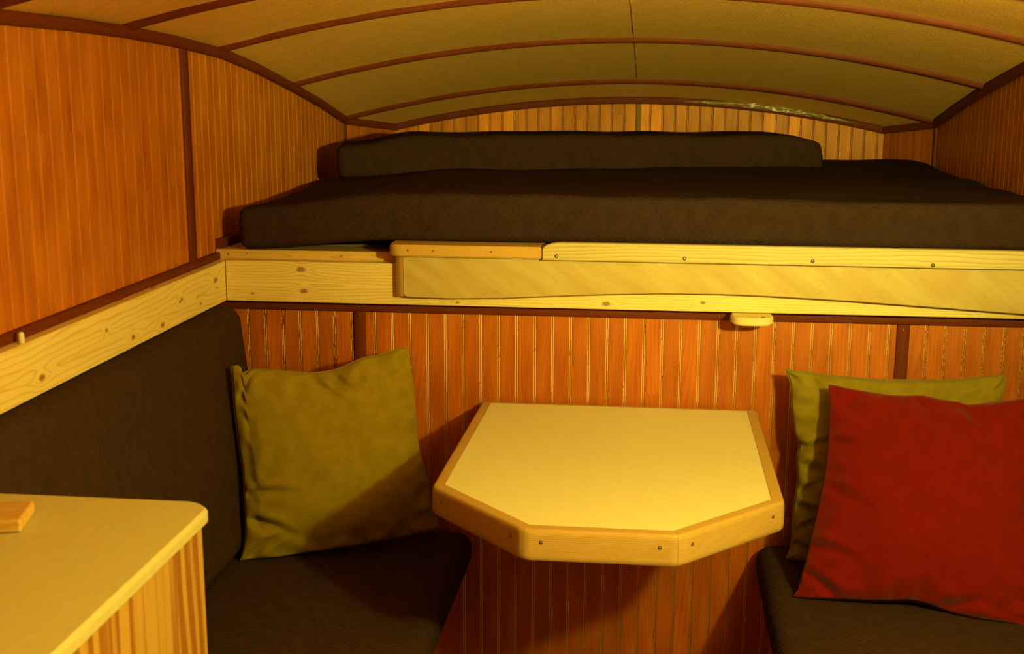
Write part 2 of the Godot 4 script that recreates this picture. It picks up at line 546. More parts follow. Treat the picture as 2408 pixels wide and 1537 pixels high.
# ------------------------------------------------------------------ the setting
# one board of the panelling: flat face, groove, bead, groove; the top follows top(a)
func plank_mesh(bottom: float, tops: Array, col: int, voff: float, cols: int, vlen: float, row: float) -> ArrayMesh:
	var prof := [Vector2(0, -0.0100), Vector2(0.0003, -0.0003), Vector2(0.0008, 0), Vector2(0.0348, 0), Vector2(0.0357, -0.0011), Vector2(0.0366, -0.0001), Vector2(0.0372, 0.0002), Vector2(0.0384, 0.0002), Vector2(0.0390, -0.0001), Vector2(0.0399, -0.0011), Vector2(0.0407, -0.0003), Vector2(0.0408, -0.0100)]
	var kind := [0, 0, 0, 1, 1, 0, 0, 0, 1, 1, 0]
	var geos := [Geo.new(), Geo.new()]
	var topat := func(a: float) -> float:
		var f: float = a / PITCH * (tops.size() - 1)
		var k: int = clampi(int(f), 0, tops.size() - 2)
		return lerpf(tops[k], tops[k + 1], f - k)
	for k in prof.size() - 1:
		var a: Vector2 = prof[k]
		var b: Vector2 = prof[k + 1]
		var ya: float = topat.call(a.x)
		var yb: float = topat.call(b.x)
		var g: Geo = geos[kind[k]]
		var us := []
		var uv := []
		if kind[k] == 0:
			us = [(col + 0.01 + 0.98 * a.x / PITCH) / cols, (col + 0.01 + 0.98 * b.x / PITCH) / cols]
			uv = [Vector2(us[0], (bottom + voff) / vlen), Vector2(us[1], (bottom + voff) / vlen), Vector2(us[1], (yb + voff) / vlen), Vector2(us[0], (ya + voff) / vlen)]
		else:
			var u := row + (0.0 if k < 6 else 0.5)
			uv = [Vector2(u, bottom + voff), Vector2(u, bottom + voff), Vector2(u, yb + voff), Vector2(u, ya + voff)]
		if kind[k] == 1:                       # hollow grooves: the normals turn from one flank to the other
			var s := 1.0 if k == 3 or k == 8 else -1.0
			var n0 := Vector3(0.62, 0, 0.78) if s > 0.0 else Vector3(0, 0, 1)
			var n1 := Vector3(0, 0, 1) if s > 0.0 else Vector3(-0.62, 0, 0.78)
			var q := [g.vert(Vector3(a.x, bottom, a.y), n0, uv[0]), g.vert(Vector3(b.x, bottom, b.y), n1, uv[1]), g.vert(Vector3(b.x, yb, b.y), n1, uv[2]), g.vert(Vector3(a.x, ya, a.y), n0, uv[3])]
			g.quad(q[0], q[1], q[2], q[3])
			continue
		g.flat([Vector3(a.x, bottom, a.y), Vector3(b.x, bottom, b.y), Vector3(b.x, yb, b.y), Vector3(a.x, ya, a.y)], uv)
	# top edge
	geos[0].flat([Vector3(0, topat.call(0.0), -0.010), Vector3(0.0008, topat.call(0.0008), 0), Vector3(0.0348, topat.call(0.0348), 0), Vector3(PITCH, topat.call(PITCH), -0.010)], [Vector2.ZERO, Vector2.ZERO, Vector2.ZERO, Vector2.ZERO])
	var m := ArrayMesh.new()
	for g in geos:
		m.add_surface_from_arrays(Mesh.PRIMITIVE_TRIANGLES, g.arrays())
	return m

# boards side by side along b.x from origin; tops(a) gives the height of the top edge
func panelling(parent: Node3D, origin: Vector3, b: Basis, count: int, bottom: float, tops: Callable, wood: Material, groove: Material, cols := 10, vlen := 1.0, shared := false, sheet := false):
	var pool := []
	for k in count:
		var m: ArrayMesh
		var a := k * PITCH
		if shared and pool.size() >= 14:
			m = pool[rng.randi() % pool.size()]
		else:
			m = plank_mesh(bottom, [tops.call(a), tops.call(a + PITCH / 2), tops.call(a + PITCH)], (k % cols) if sheet else rng.randi() % cols, (0.13 * floorf(k / float(cols))) if sheet else rng.randf(), cols, vlen, rng.randf())
			pool.append(m)
		var o := put("plank", m, null, parent, origin + b.x * a, b)
		o.set_surface_override_material(0, wood)
		o.set_surface_override_material(1, groove)

func strip(called: String, parent: Node, from: Vector3, to: Vector3, out: Vector3, up: Vector3, thick: float, height: float, m: Material, r := 0.002) -> MeshInstance3D:
	var c := r
	var prof := [Vector2(0, 0), Vector2(thick - c, 0), Vector2(thick, c), Vector2(thick, height - c), Vector2(thick - c, height), Vector2(0, height)]
	return put(called, sweep([from, to], [out, out], [up, up], prof, 1.2, 0.06), m, parent)

func solid(called: String, parent: Node, lo: Vector3, hi: Vector3, m: Material, r := 0.002, g := 0, lu := 1.0, lv := 1.0) -> MeshInstance3D:
	return put(called, rbox(hi - lo, r, 1, g, lu, lv), m, parent, (lo + hi) / 2.0)

func trim(n: int, label: String) -> Node3D:
	return structure("trim_%d" % n, label)

func build_setting():
	var up := Vector3.UP
	var fl := structure("floor")
	solid("floor_board", fl, Vector3(-1.0, -0.04, -0.04), Vector3(1.0, 0.0, 3.4), M.floor, 0.001, 2, 0.3, 1.2)
	# ---- left and right side walls
	for s in [-1, 1]:
		var w := structure("wall_left" if s < 0 else "wall_right", "cherry beadboard side wall with pale grooves")
		var bb := Basis(Vector3(0, 0, -1), up, Vector3(1, 0, 0)) if s < 0 else Basis(Vector3(0, 0, 1), up, Vector3(-1, 0, 0))
		var z0 := 2.94 if s < 0 else -1.2
		var cnt := 101
		var off := 0.0
		if s < 0:
			z0 = 0.133 + PITCH * 68
			panelling(w, Vector3(-HW, 0, z0), bb, 68, 1.0, func(a): return side_y(z0 - a) + 0.006, M.cherry_side, M.groove_faint, 10, 1.0, false, true)
			panelling(w, Vector3(-HW, 0, 0.133), bb, 33, 1.0, func(a): return side_y(0.133 - a) + 0.006, M.cherry_side, M.groove_side, 10, 1.0, false, true)
			strip("cover_strip", w, Vector3(-HW, 1.05, 0.133), Vector3(-HW, side_y(0.15) - 0.006, 0.133), Vector3(1, 0, 0), Vector3(0, 0, 1), 0.007, 0.034, M.trim, 0.003)
		else:
			panelling(w, Vector3(HW, 0, z0), bb, cnt, 1.0, func(a): return side_y(z0 + a) + 0.006, M.cherry_side, M.groove_side, 10, 1.0, false, true)
		# what carries the boards
		var pts := []
		var zz := -1.46
		while zz < 3.4:
			pts.append(Vector2(zz, side_y(zz) + 0.03))
			zz += 0.12
		var poly := [Vector2(-1.46, 0.0), Vector2(3.4, 0.0)]
		pts.reverse()
		poly.append_array(pts)
		var pm := prism(poly, 0.03, 0.001)
		put("wall_panel", pm, M.wall_core, w, Vector3(s * (HW + 0.010) + (0.0 if s > 0 else -0.03), 0, 0), Basis(Vector3(0, 0, 1), up, Vector3(1, 0, 0)))
	# ---- lower end wall: three sheets, dark cover strips between them
	var lw := structure("wall_lower", "orange cherry beadboard end wall under the bed")
	var top := func(_a): return 0.95
	var bz := Basis.IDENTITY
	panelling(lw, Vector3(-0.9285, 0, 0), bz, 8, 0.0, top, M.cherry, M.groove_mixed, 10, 1.0, true)
	panelling(lw, Vector3(-0.5508 - PITCH + 0.002, 0, 0), bz, 30, 0.0, top, M.cherry, M.groove_light, 10, 1.0, true)
	panelling(lw, Vector3(0.632, 0, 0), bz, 8, 0.0, top, M.cherry, M.groove_dashed, 10, 1.0, true)
	solid("wall_panel", lw, Vector3(-0.95, 0.0, -0.045), Vector3(0.95, 1.03, -0.0105), M.wall_core)
	strip("cover_strip", lw, Vector3(-0.600, 0.0, 0), Vector3(-0.600, 0.9195, 0), Vector3(0, 0, 1), Vector3(1, 0, 0), 0.006, 0.027, M.trim)
	strip("cover_strip", lw, Vector3(0.607, 0.0, 0), Vector3(0.607, 0.9195, 0), Vector3(0, 0, 1), Vector3(1, 0, 0), 0.006, 0.027, M.trim)
	for q in [[-0.587, 0.913], [0.620, 0.908]]:
		put("nail", lathe([Vector2(0, 0.0), Vector2(0.0013, 0.0), Vector2(0.001, 0.0008), Vector2(0, 0.001)], 8), M.metal, lw, Vector3(q[0], q[1], 0.0058), Basis(Vector3(1, 0, 0), Vector3(0, 0, 1), Vector3(0, -1, 0)))
	# ---- alcove: end wall with cut-off corners
	var bw := structure("wall_back", "golden brown beadboard end wall of the alcove")
	var xb := 0.806
	panelling(bw, Vector3(-xb, 0, -1.453), bz, 20, 1.0, func(a): return roof_y(-xb + a, -1.453) + 0.006, M.cherry_back, M.groove_dark, 10, 0.5)
	panelling(bw, Vector3(0.014, 0, -1.453), bz, 20, 1.0, func(a): return roof_y(0.014 + a, -1.453) + 0.006, M.cherry_back, M.groove_dark, 10, 0.5)
	solid("wall_panel", bw, Vector3(-0.83, 0.95, -1.50), Vector3(0.83, 1.42, -1.4635), M.wall_core)
	strip("joint_strip", bw, Vector3(0.006, 1.0, -1.453), Vector3(0.006, roof_y(0.0, -1.453) - 0.002, -1.453), Vector3(0, 0, 1), Vector3(1, 0, 0), 0.003, 0.016, M.joint, 0.001)
	put("nail", lathe([Vector2(0, 0.0), Vector2(0.002, 0.0), Vector2(0.0015, 0.001), Vector2(0, 0.0014)], 8), M.metal, bw, Vector3(0.013, 1.368, -1.4498), Basis(Vector3(1, 0, 0), Vector3(0, 0, 1), Vector3(0, -1, 0)))
	for s in [-1, 1]:
		var cw := structure("wall_back_left" if s < 0 else "wall_back_right", "short angled cherry panel closing the corner of the alcove")
		var p0 := Vector3(-HW, 0, -1.21) if s < 0 else Vector3(xb, 0, -1.453)
		var p1 := Vector3(-xb, 0, -1.453) if s < 0 else Vector3(HW, 0, -1.21)
		var ax := (p1 - p0).normalized()
		var cb := Basis(ax, up, ax.cross(up))
		var lenp := (p1 - p0).length()
		panelling(cw, p0, cb, 7, 1.0, func(a): return roof_y(clampf((p0 + ax * a).x, -HW, HW), (p0 + ax * a).z) + 0.006, M.cherry, M.groove_dark, 10, 1.0)
		var q0 := p0 - cb.z * 0.012
		put("wall_panel", prism([Vector2(-0.02, 0.95), Vector2(lenp + 0.02, 0.95), Vector2(lenp + 0.02, 1.34), Vector2(-0.02, 1.34)], 0.02, 0.001), M.wall_core, cw, q0 - cb.z * 0.02, cb)
	# ---- rear of the cabin, behind the viewer
	var rw := structure("wall_rear")
	solid("wall_panel", rw, Vector3(-1.0, 0.0, 3.30), Vector3(1.0, 1.72, 3.36), M.wall_core)
	# ---- ceiling: cream cloth stretched over thin bows
	var ce := structure("ceiling", "cream cloth roof lining")
	var geo := Geo.new()
	var zs := []
	var st := [-1.50]
	st.append_array(BOWS)
	st.append(3.4)
	for k in st.size() - 1:
		for j in 5:
			zs.append([lerpf(st[k], st[k + 1], j / 5.0), st[k], st[k + 1]])
	zs.append([3.4, 2.51, 3.4])
	var nx := 40
	for zr in zs:
		for i in nx + 1:
			var x := lerpf(-0.945, 0.945, float(i) / nx)
			var t: float = (zr[0] - zr[1]) / (zr[2] - zr[1])
			var y := lerpf(lerpf(roof_y(x, zr[1]), roof_y(x, zr[2]), t), roof_y(x, zr[0]), 0.35)
			var edge := clampf(absf(x) / HW, 0.0, 1.0)
			y += 0.0011 * n2(x * 7.0, zr[0] * 9.0) + 0.0022 * pow(edge, 8.0) * n2(x * 30.0, zr[0] * 24.0)
			geo.vert(Vector3(x, y + 0.0115, zr[0]), Vector3.DOWN, Vector2(x * 3.0, zr[0] * 3.0))
	for k in zs.size() - 1:
		for i in nx:
			var q := k * (nx + 1) + i
			geo.quad(q, q + 1, q + nx + 2, q + nx + 1)
	geo.smooth()
	put("canvas", geo.mesh(), M.canvas, ce)
	# roof shell over the cloth
	solid("roof_board", ce, Vector3(-1.0, 1.70, -1.52), Vector3(1.0, 1.74, 3.4), M.wall_core)
	# seam along the middle of the cloth
	var sp := []
	var so := []
	var su := []
	for k in 60:
		var z := lerpf(-1.19, 2.4, k / 59.0)
		var zi := 0
		for j in st.size() - 1:
			if z >= st[j]: zi = j
		var t: float = (z - st[zi]) / (st[zi + 1] - st[zi])
		var y := lerpf(lerpf(roof_y(0.0, st[zi]), roof_y(0.0, st[zi + 1]), t), roof_y(0.0, z), 0.35)
		sp.append(Vector3(0.010, y + 0.0112, z)); so.append(Vector3.RIGHT); su.append(up)
	put("seam", sweep(sp, so, su, [Vector2(-0.0015, 0.001), Vector2(-0.0012, -0.0002), Vector2(0.0012, -0.0002), Vector2(0.0015, 0.001)], 1.0, 1.0), M.canvas, ce)
	for zb in BOWS:
		var bp := []
		var bo := []
		var bu := []
		for k in 41:
			var x := lerpf(-HW + 0.002, HW - 0.002, k / 40.0)
			bp.append(Vector3(x, roof_y(x, zb), zb)); bo.append(Vector3(0, 0, 1))
			bu.append(Vector3(0.24 * x / HW, 1, 0).normalized())
		put("bow", sweep(bp, bo, bu, half_round(0.009, 0.013), 1.2, 0.06), M.trim, ce)
	# ---- dark mouldings where walls and roof meet
	for s in [-1, 1]:
		var t := trim(1 if s < 0 else 2, "dark red-brown curved moulding under the roof edge")
		var tp := []
		var to := []
		var tu := []
		for k in 61:
			var z := lerpf(-1.215, 3.29, k / 60.0)
			var dy := (side_y(z + 0.05) - side_y(z - 0.05)) / 0.1
			tp.append(Vector3(s * (HW - 0.0005), side_y(z) - 0.012, z)); to.append(Vector3(-s, 0, 0)); tu.append(Vector3(0, 1, -dy).normalized())
		put("moulding", sweep(tp, to, tu, [Vector2(0, 0), Vector2(0.010, 0), Vector2(0.014, 0.004), Vector2(0.015, 0.018), Vector2(0.012, 0.022), Vector2(0, 0.024)] if s < 0 else [Vector2(0, 0), Vector2(0.010, 0), Vector2(0.014, 0.004), Vector2(0.015, 0.018), Vector2(0.012, 0.022), Vector2(0, 0.024)], 1.2, 0.06), M.trim, t)
	var t3 := trim(3, "dark arched moulding along the top of the alcove end wall")
	var ap := []
	var ao := []
	var au := []
	for k in 41:
		var x := lerpf(-xb, xb, k / 40.0)
		ap.append(Vector3(x, roof_y(x, -1.453) - 0.012, -1.4525)); ao.append(Vector3(0, 0, 1)); au.append(Vector3(0.24 * x / HW, 1, 0).normalized())
	put("moulding", sweep(ap, ao, au, [Vector2(0, 0), Vector2(0.010, 0), Vector2(0.014, 0.004), Vector2(0.014, 0.020), Vector2(0, 0.024)], 1.2, 0.06), M.trim, t3)
	var fm := thing("plastic_film", "crinkled shiny plastic film along the arched moulding in the alcove", "film", Vector3(0.45, roof_y(0.45, -1.453), -1.436))
	var fg := Geo.new()
	for i in 81:
		var fx := lerpf(0.16, 0.72, i / 80.0)
		for j in 6:
			var fh := 0.016 * sin(PI * i / 80.0) + 0.003
			var q := n2(fx * 40.0, j * 1.7) * 0.0028 + n2(fx * 13.0, j * 0.9) * 0.0025
			fg.vert(Vector3(fx, roof_y(fx, -1.453) - 0.001 + fh * (j / 5.0 - 0.15), -1.4345 + q + 0.003 * sin(PI * j / 5.0)) - fm.position, Vector3.BACK, Vector2(fx, j))
	for i in 80:
		for j in 5:
			var k := i * 6 + j
			fg.quad(k, k + 6, k + 7, k + 1)
	fg.smooth()
	put("sheet", fg.mesh(), M.film, fm)
	for s in [-1, 1]:
		var t := trim(4 if s < 0 else 5, "short dark moulding over the angled corner panel")
		var p0 := Vector3(-HW, 0, -1.21) if s < 0 else Vector3(xb, 0, -1.453)
		var p1 := Vector3(-xb, 0, -1.453) if s < 0 else Vector3(HW, 0, -1.21)
		var ax := (p1 - p0).normalized()
		var nn := ax.cross(up)
		var a := p0 + Vector3(0, roof_y(p0.x, p0.z) - 0.012, 0)
		var b := p1 + Vector3(0, roof_y(p1.x, p1.z) - 0.012, 0)
		put("moulding", sweep([a, b], [nn, nn], [up, up], [Vector2(0, 0), Vector2(0.010, 0), Vector2(0.014, 0.004), Vector2(0.014, 0.020), Vector2(0, 0.024)], 1.2, 0.06), M.trim, t)
		var cs := trim(6 if s < 0 else 7, "dark upright strip in the alcove corner")
		strip("corner_strip", cs, Vector3(s * HW, 1.06, -1.208), Vector3(s * HW, side_y(-1.21) - 0.01, -1.208), Vector3(-s, 0, 0), Vector3(0, 0, 1), 0.008, 0.014, M.trim)
	# strip on the side walls just above the rail, and beside the bed boards
	for s in [-1, 1]:
		var t := trim(8 if s < 0 else 9, "dark red strip on the wall just above the pine rail")
		strip("moulding", t, Vector3(s * HW, 1.0295, -0.008), Vector3(s * HW, 1.0295, 3.29), Vector3(-s, 0, 0), up, 0.013, 0.021, M.trim)
		var t2 := trim(10 if s < 0 else 11, "dark red strip on the alcove wall beside the mattress")
		strip("moulding", t2, Vector3(s * HW, 1.0585, -1.19), Vector3(s * HW, 1.0585, 0.005), Vector3(-s, 0, 0), up, 0.018, 0.021, M.trim)
	var t12 := trim(12, "dark red strip on the end wall directly under the pine beam")
	strip("moulding", t12, Vector3(-HW, 0.920, 0.0), Vector3(HW, 0.920, 0.0), Vector3(0, 0, 1), up, 0.009, 0.0235, M.trim)
	for x in [-0.38, 0.015, 0.225, -0.585]:
		put("nail", lathe([Vector2(0, 0.0), Vector2(0.0014, 0.0), Vector2(0.001, 0.0008), Vector2(0, 0.001)], 8), M.metal, t12, Vector3(x, 0.929, 0.0088), Basis(Vector3(1, 0, 0), Vector3(0, 0, 1), Vector3(0, -1, 0)))

func half_round(w: float, h: float) -> Array:
	var o := []
	for k in 9:
		var a := PI + PI * k / 8.0
		o.append(Vector2(cos(a) * w, h * 0.75 + sin(a) * h * 0.75 - 0.002))
	o.append(Vector2(w, h + 0.004))
	o.append(Vector2(-w, h + 0.004))
	return o

# ------------------------------------------------------------------ lamp on the right wall (out of the picture)
func build_lamp(energy: float, beam: float):
	var l := thing("wall_lamp", "small glass globe lamp on the right wall, outside the picture", "lamp", LAMP_AT)
	var brass := plain(Color(0.55, 0.36, 0.12), 0.35)
	brass.metallic = 1.0
	var along := Basis(Vector3(0, 1, 0), Vector3(-1, 0, 0), Vector3(0, 0, 1))
	put("wall_plate", lathe([Vector2(0, 0), Vector2(0.045, 0), Vector2(0.045, 0.008), Vector2(0.036, 0.014), Vector2(0, 0.016)], 28), brass, l, Vector3(HW - LAMP_AT.x - 0.001, 0, 0), along)
	put("arm", lathe([Vector2(0, 0), Vector2(0.008, 0), Vector2(0.008, 0.066), Vector2(0.02, 0.074), Vector2(0.02, 0.088), Vector2(0, 0.088)], 16), brass, l, Vector3(HW - LAMP_AT.x - 0.014, 0, 0), along)
	var glass := StandardMaterial3D.new()
	glass.albedo_color = Color(1, 0.9, 0.7)
	glass.emission_enabled = true
	glass.emission = LAMP_COLOR
	glass.emission_energy_multiplier = 4.0
	var prof := []
	for k in 13:
		var a := -PI / 2 + PI * k / 12.0
		prof.append(Vector2(cos(a) * 0.036, sin(a) * 0.036))
	put("globe_bulb", lathe(prof, 24), glass, l)
	var o := OmniLight3D.new()
	o.name = "bulb_light"
	o.light_color = LAMP_COLOR
	o.light_energy = energy
	o.light_size = 0.036
	o.omni_range = 12.0
	o.omni_attenuation = 2.0
	o.shadow_enabled = true
	l.add_child(o)
	# the globe is silvered on the wall side, so most light leaves towards the bed
	var b := SpotLight3D.new()
	b.name = "bulb_beam"
	b.light_color = LAMP_COLOR
	b.light_energy = beam
	b.light_size = 0.036
	b.spot_range = 12.0
	b.spot_attenuation = 2.0
	b.spot_angle = 37.0
	b.spot_angle_attenuation = 1.0
	b.shadow_enabled = true
	l.add_child(b)
	b.look_at_from_position(LAMP_AT, Vector3(-0.15, 2.0, -1.3), Vector3.UP)

# ------------------------------------------------------------------ bed
func screw(parent: Node, at: Vector3, out: Vector3, r := 0.0038):
	var x := out.cross(Vector3.UP).normalized()
	var b := Basis(x, out, x.cross(out))
	var s := put("screw", lathe([Vector2(0, -0.001), Vector2(r, -0.001), Vector2(r, 0.0002), Vector2(r * 0.86, 0.0004), Vector2(r * 0.75, 0.0002)], 12), M.hole, parent, at, b)
	s.mesh = lathe([Vector2(0, -0.001), Vector2(r, -0.001), Vector2(r, 0.0002), Vector2(r * 0.86, 0.0004), Vector2(r * 0.3, 0.0003), Vector2(0, 0.0003)], 12)
	put("screw_head", lathe([Vector2(0, 0), Vector2(r * 0.5, 0), Vector2(r * 0.42, 0.0006), Vector2(0, 0.0008)], 10), M.metal, s, Vector3(0, 0.0003, 0))

func build_bed():
	var up := Vector3.UP
	# pine rail along the left wall, a matching one on the right
	for s in [-1, 1]:
		var rl := thing("pine_rail", "long knotty pine rail along the left wall above the backrest" if s < 0 else "pine rail along the right wall, outside the picture", "rail", Vector3(s * 0.9025, 0.9895, 0.0))
		var zlen := 1.19 if s < 0 else 1.1
		var b := Basis(Vector3(0, 0, 1), up, Vector3(-1, 0, 0))
		put("board", rbox(Vector3(zlen, 0.091, 0.034), 0.003, 2, 0, 1.2, 0.091), M.pine_rail, rl, Vector3(0, 0, zlen / 2.0 + (0.0 if s < 0 else 0.12)), b)
	# beam under the front of the bed
	var beam := thing("pine_beam", "pale pine beam across the cabin under the bed front", "beam", Vector3(0.0, 0.991, 0.0225))
	put("board", rbox(Vector3(1.768, 0.093, 0.044), 0.003, 2, 0, 1.81, 0.094), M.pine_beam, beam)
	# bed boards
	var pf := thing("bed_platform", "pine bed board edge showing under the left end of the mattress", "bed base", Vector3(0, 1.045, -0.70))
	put("front_board", rbox(Vector3(1.836, 0.026, 0.10), 0.003, 2, 0, 0.6, 0.04), M.pine_board, pf, Vector3(0, 0, 0.66))
	put("deck", rbox(Vector3(1.836, 0.026, 1.32), 0.003, 1, 0, 0.6, 0.04), M.pine_board, pf, Vector3(0, 0, -0.052))
	for q in [[-0.888, 1.046], [-0.845, 1.049], [-0.625, 1.047]]:
		screw(pf, Vector3(q[0], q[1] - 1.045, 0.710), Vector3(0, 0, 1), 0.0024)
	# pull-out bed front
	var ex := thing("bed_extension", "pull-out bed front of pale birch plywood with wavy lower edge", "bed front", Vector3(0, 0.96, 0.046))
	var poly := []
	var wave := [[-0.450, 0.9662], [-0.364, 0.9655], [-0.25, 0.9690], [-0.12, 0.9770], [-0.018, 0.9825], [0.10, 0.9870], [0.227, 0.9880], [0.31, 0.9865], [0.406, 0.9830], [0.49, 0.9795], [0.583, 0.9745], [0.70, 0.9680], [0.821, 0.9610], [0.915, 0.9560]]
	for k in 4:
		var a := PI + PI / 2 * k / 4.0
		poly.append(Vector2(-0.4605 + cos(a) * 0.010, 0.9765 + sin(a) * 0.010))
	for p in wave: poly.append(Vector2(p[0], p[1]))
	poly.append(Vector2(0.915, 1.060))
	poly.append(Vector2(-0.4705, 1.060))
	for k in poly.size(): poly[k] = poly[k] - Vector2(0, 0.96)
	put("panel", prism(poly, 0.024, 0.0015, 1.42, 0.1), M.birch, ex)
	# rounded plywood end with its layers
	for k in 2:
		var pr := []
		for q in 6:
			var a := PI - PI / 2 * (k * 0.5 + q / 10.0)
			pr.append(Vector2(cos(a) * 0.020, sin(a) * 0.0205))
		pr.append(Vector2(pr[-1].x, -0.003) if k == 1 else Vector2(pr[-1].x, 0.0))
		if k == 1: pr.append(Vector2(pr[0].x, -0.003))
		pr.reverse()
		put("ply_layer", sweep([Vector3(-0.470, 0.0085, 0.004), Vector3(-0.470, 0.0985, 0.004)], [Vector3(1, 0, 0), Vector3(1, 0, 0)], [Vector3(0, 0, 1), Vector3(0, 0, 1)], pr), M.ply_layer if k == 0 else M.ply_dark, ex)
	# overhanging moulding with a rounded left corner
	var mp := []
	for k in 7:
		var a := PI + PI / 2 * k / 6.0
		mp.append(Vector2(-0.470 + cos(a) * 0.032, -0.007 + sin(a) * 0.032 ))
	mp.append_array([Vector2(-0.1625, -0.039), Vector2(-0.1625, 0.070), Vector2(-0.502, 0.070)])
	var lay := Basis(Vector3(1, 0, 0), Vector3(0, 0, -1), Vector3(0, 1, 0))
	put("edge_moulding", prism(mp, 0.0265, 0.004), M.birch_edge, ex, Vector3(0, 1.0585 - 0.96, 0.0), lay)
	for q in [[-0.478, 0.036], [-0.456, 0.0395], [-0.400, 0.0395], [-0.272, 0.0395]]:
		screw(ex, Vector3(q[0], 1.073 - 0.96, q[1] - 0.0005), Vector3(0, 0, 1), 0.0022)
	# pine batten with a rounded left end
	var bp := [Vector2(-0.1615, 1.057), Vector2(0.915, 1.055), Vector2(0.915, 1.0945), Vector2(-0.118, 1.0960)]
	for k in range(1, 7):
		var t := k / 6.0
		bp.append(Vector2(-0.118 - 0.0435 * sin(t * PI / 2), 1.0960 - 0.016 * (1.0 - cos(t * PI / 2))))
	for k in bp.size(): bp[k] = bp[k] - Vector2(0, 0.96)
	put("batten", prism(bp, 0.020, 0.002, 1.1, 0.042), M.pine_batten, ex, Vector3(0, 0, 0.0205))
	for q in [[-0.130, 1.0665], [0.143, 1.0665], [0.410, 1.066], [0.655, 1.062]]:
		screw(ex, Vector3(q[0], q[1] - 0.96, 0.0405), Vector3(0, 0, 1), 0.0042)
	# wooden turn button under the beam
	var tb := thing("turn_button", "small rounded pine turn button under the beam", "latch", Vector3(0.291, 0.926, 0.0))
	var op := []
	for k in 32:
		var a := TAU * k / 32.0
		var c := cos(a); var s2 := sin(a)
		op.append(Vector2(signf(c) * pow(absf(c), 0.55) * 0.0455, signf(s2) * pow(absf(s2), 0.8) * 0.046 ))
	put("body", prism(op, 0.0175, 0.004, 0.12, 0.10), M.pine, tb, Vector3(0, 0.0, 0.056), lay)
	screw(tb, Vector3(0.022, 0.0178, 0.085), Vector3(0, 1, 0.02).normalized(), 0.004)
	# mattress
	var mt := thing("mattress", "large charcoal mattress lying in the alcove above the pine beam", "mattress", Vector3(0.021, 1.0590, -0.692))
	var shape := func(p: Vector3) -> Vector3:
		var x := p.x + 0.021
		var q := p
		q.y += 0.0515
		var rise := smoothstep(-0.88, -0.48, x) * 0.0258
		q.y += rise
		if p.y > 0.0:
			var t := clampf(p.y / 0.0515, 0.0, 1.0)
			q.y += t * (0.006 * n2(x * 1.5, p.z * 1.8) + 0.003 * n2(x * 5.0, p.z * 5.0 + 8.0) - 0.006 * (1.0 - smoothstep(-0.88, -0.55, x)) + 0.004 * smoothstep(-0.1, -0.6, p.z) * smoothstep(0.0, 0.7, x))
		q.z += 0.004 * n2(x * 2.2, p.y * 20.0) * clampf(p.z, 0.0, 1.0)
		return q
	put("cover", rbox(Vector3(1.756, 0.103, 1.446), 0.022, 6, 0, 0.3, 0.3, Vector3i(70, 3, 50), shape), M.charcoal_bed, mt)
	# welt near the lower edge and a stitched seam near the top of the front face
	for q in [[-0.0245, 0.0012, M.seam, "welt"], [0.044, 0.0009, M.seam, "seam"]]:
		var wp := []
		var wo := []
		var wu := []
		for k in 71:
			var x := lerpf(-0.845, 0.870, k / 70.0)
			var over := maxf(0.0, absf(q[0]) - 0.0295)
			var zf: float = 0.723 - (0.022 - sqrt(maxf(0.0, 0.000484 - over * over)))
			wp.append(shape.call(Vector3(x, q[0] + 0.0012 * n2(x * 4.0, 3.0), zf)) + Vector3(0, 0, -0.0004)); wo.append(Vector3(0, 0, 1)); wu.append(up)
		var r: float = q[1]
		put(q[3], sweep(wp, wo, wu, [Vector2(-r, -r), Vector2(r * 0.6, -r), Vector2(r, 0), Vector2(r * 0.6, r), Vector2(-r, r)]), q[2], mt)
	# bolster: a long flat cushion lying askew on the mattress
	var bo := thing("seat_cushion_on_bed", "long charcoal box cushion lying on top of the mattress at the back", "cushion", Vector3(-0.815, 1.1705, -0.70))
	bo.name = "long_cushion"
	bo.rotation.y = 0.20
	var lb := 1.395
	var bshape := func(p: Vector3) -> Vector3:
		var x := p.x + lb / 2.0
		var q := p
		q.x = x
		q.y = p.y + 0.0575
		q.z = p.z - 0.15
		var f := x / lb
		q.y += 0.012 * f - 0.007 * (1.0 - smoothstep(0.0, 0.25, x))
		if p.y > 0.0:
			var t := clampf(p.y / 0.0575, 0.0, 1.0)
			q.y += t * (-0.024 * (1.0 - smoothstep(0.0, 0.24, x)) + 0.004 * n2(x * 4.0, 2.0) - 0.020 * smoothstep(lb - 0.10, lb, x) - 0.012 * f)
		q.z += 0.006 * n2(x * 3.0, p.y * 9.0)
		q.x += (0.006 - 0.14 * p.y) * smoothstep(lb - 0.10, lb, x) + 0.003 * n2(p.y * 40.0, 7.0) * smoothstep(lb - 0.05, lb, x)
		return q
	put("cover", rbox(Vector3(lb, 0.115, 0.30), 0.022, 5, 0, 0.3, 0.3, Vector3i(50, 5, 14), bshape), M.charcoal_bed, bo)
	var pp := []
	var po := []
	var pu := []
	for k in 51:
		var x := lerpf(-lb / 2 + 0.02, lb / 2 - 0.02, k / 50.0)
		pp.append(bshape.call(Vector3(x, 0.046, 0.1435)) + Vector3(0, 0, 0.002)); po.append(Vector3(0, 0, 1)); pu.append(up)
	put("piping", sweep(pp, po, pu, [Vector2(-0.002, -0.0015), Vector2(0.0006, -0.0015), Vector2(0.0014, 0), Vector2(0.0006, 0.0015), Vector2(-0.002, 0.0015)]), M.seam, bo)

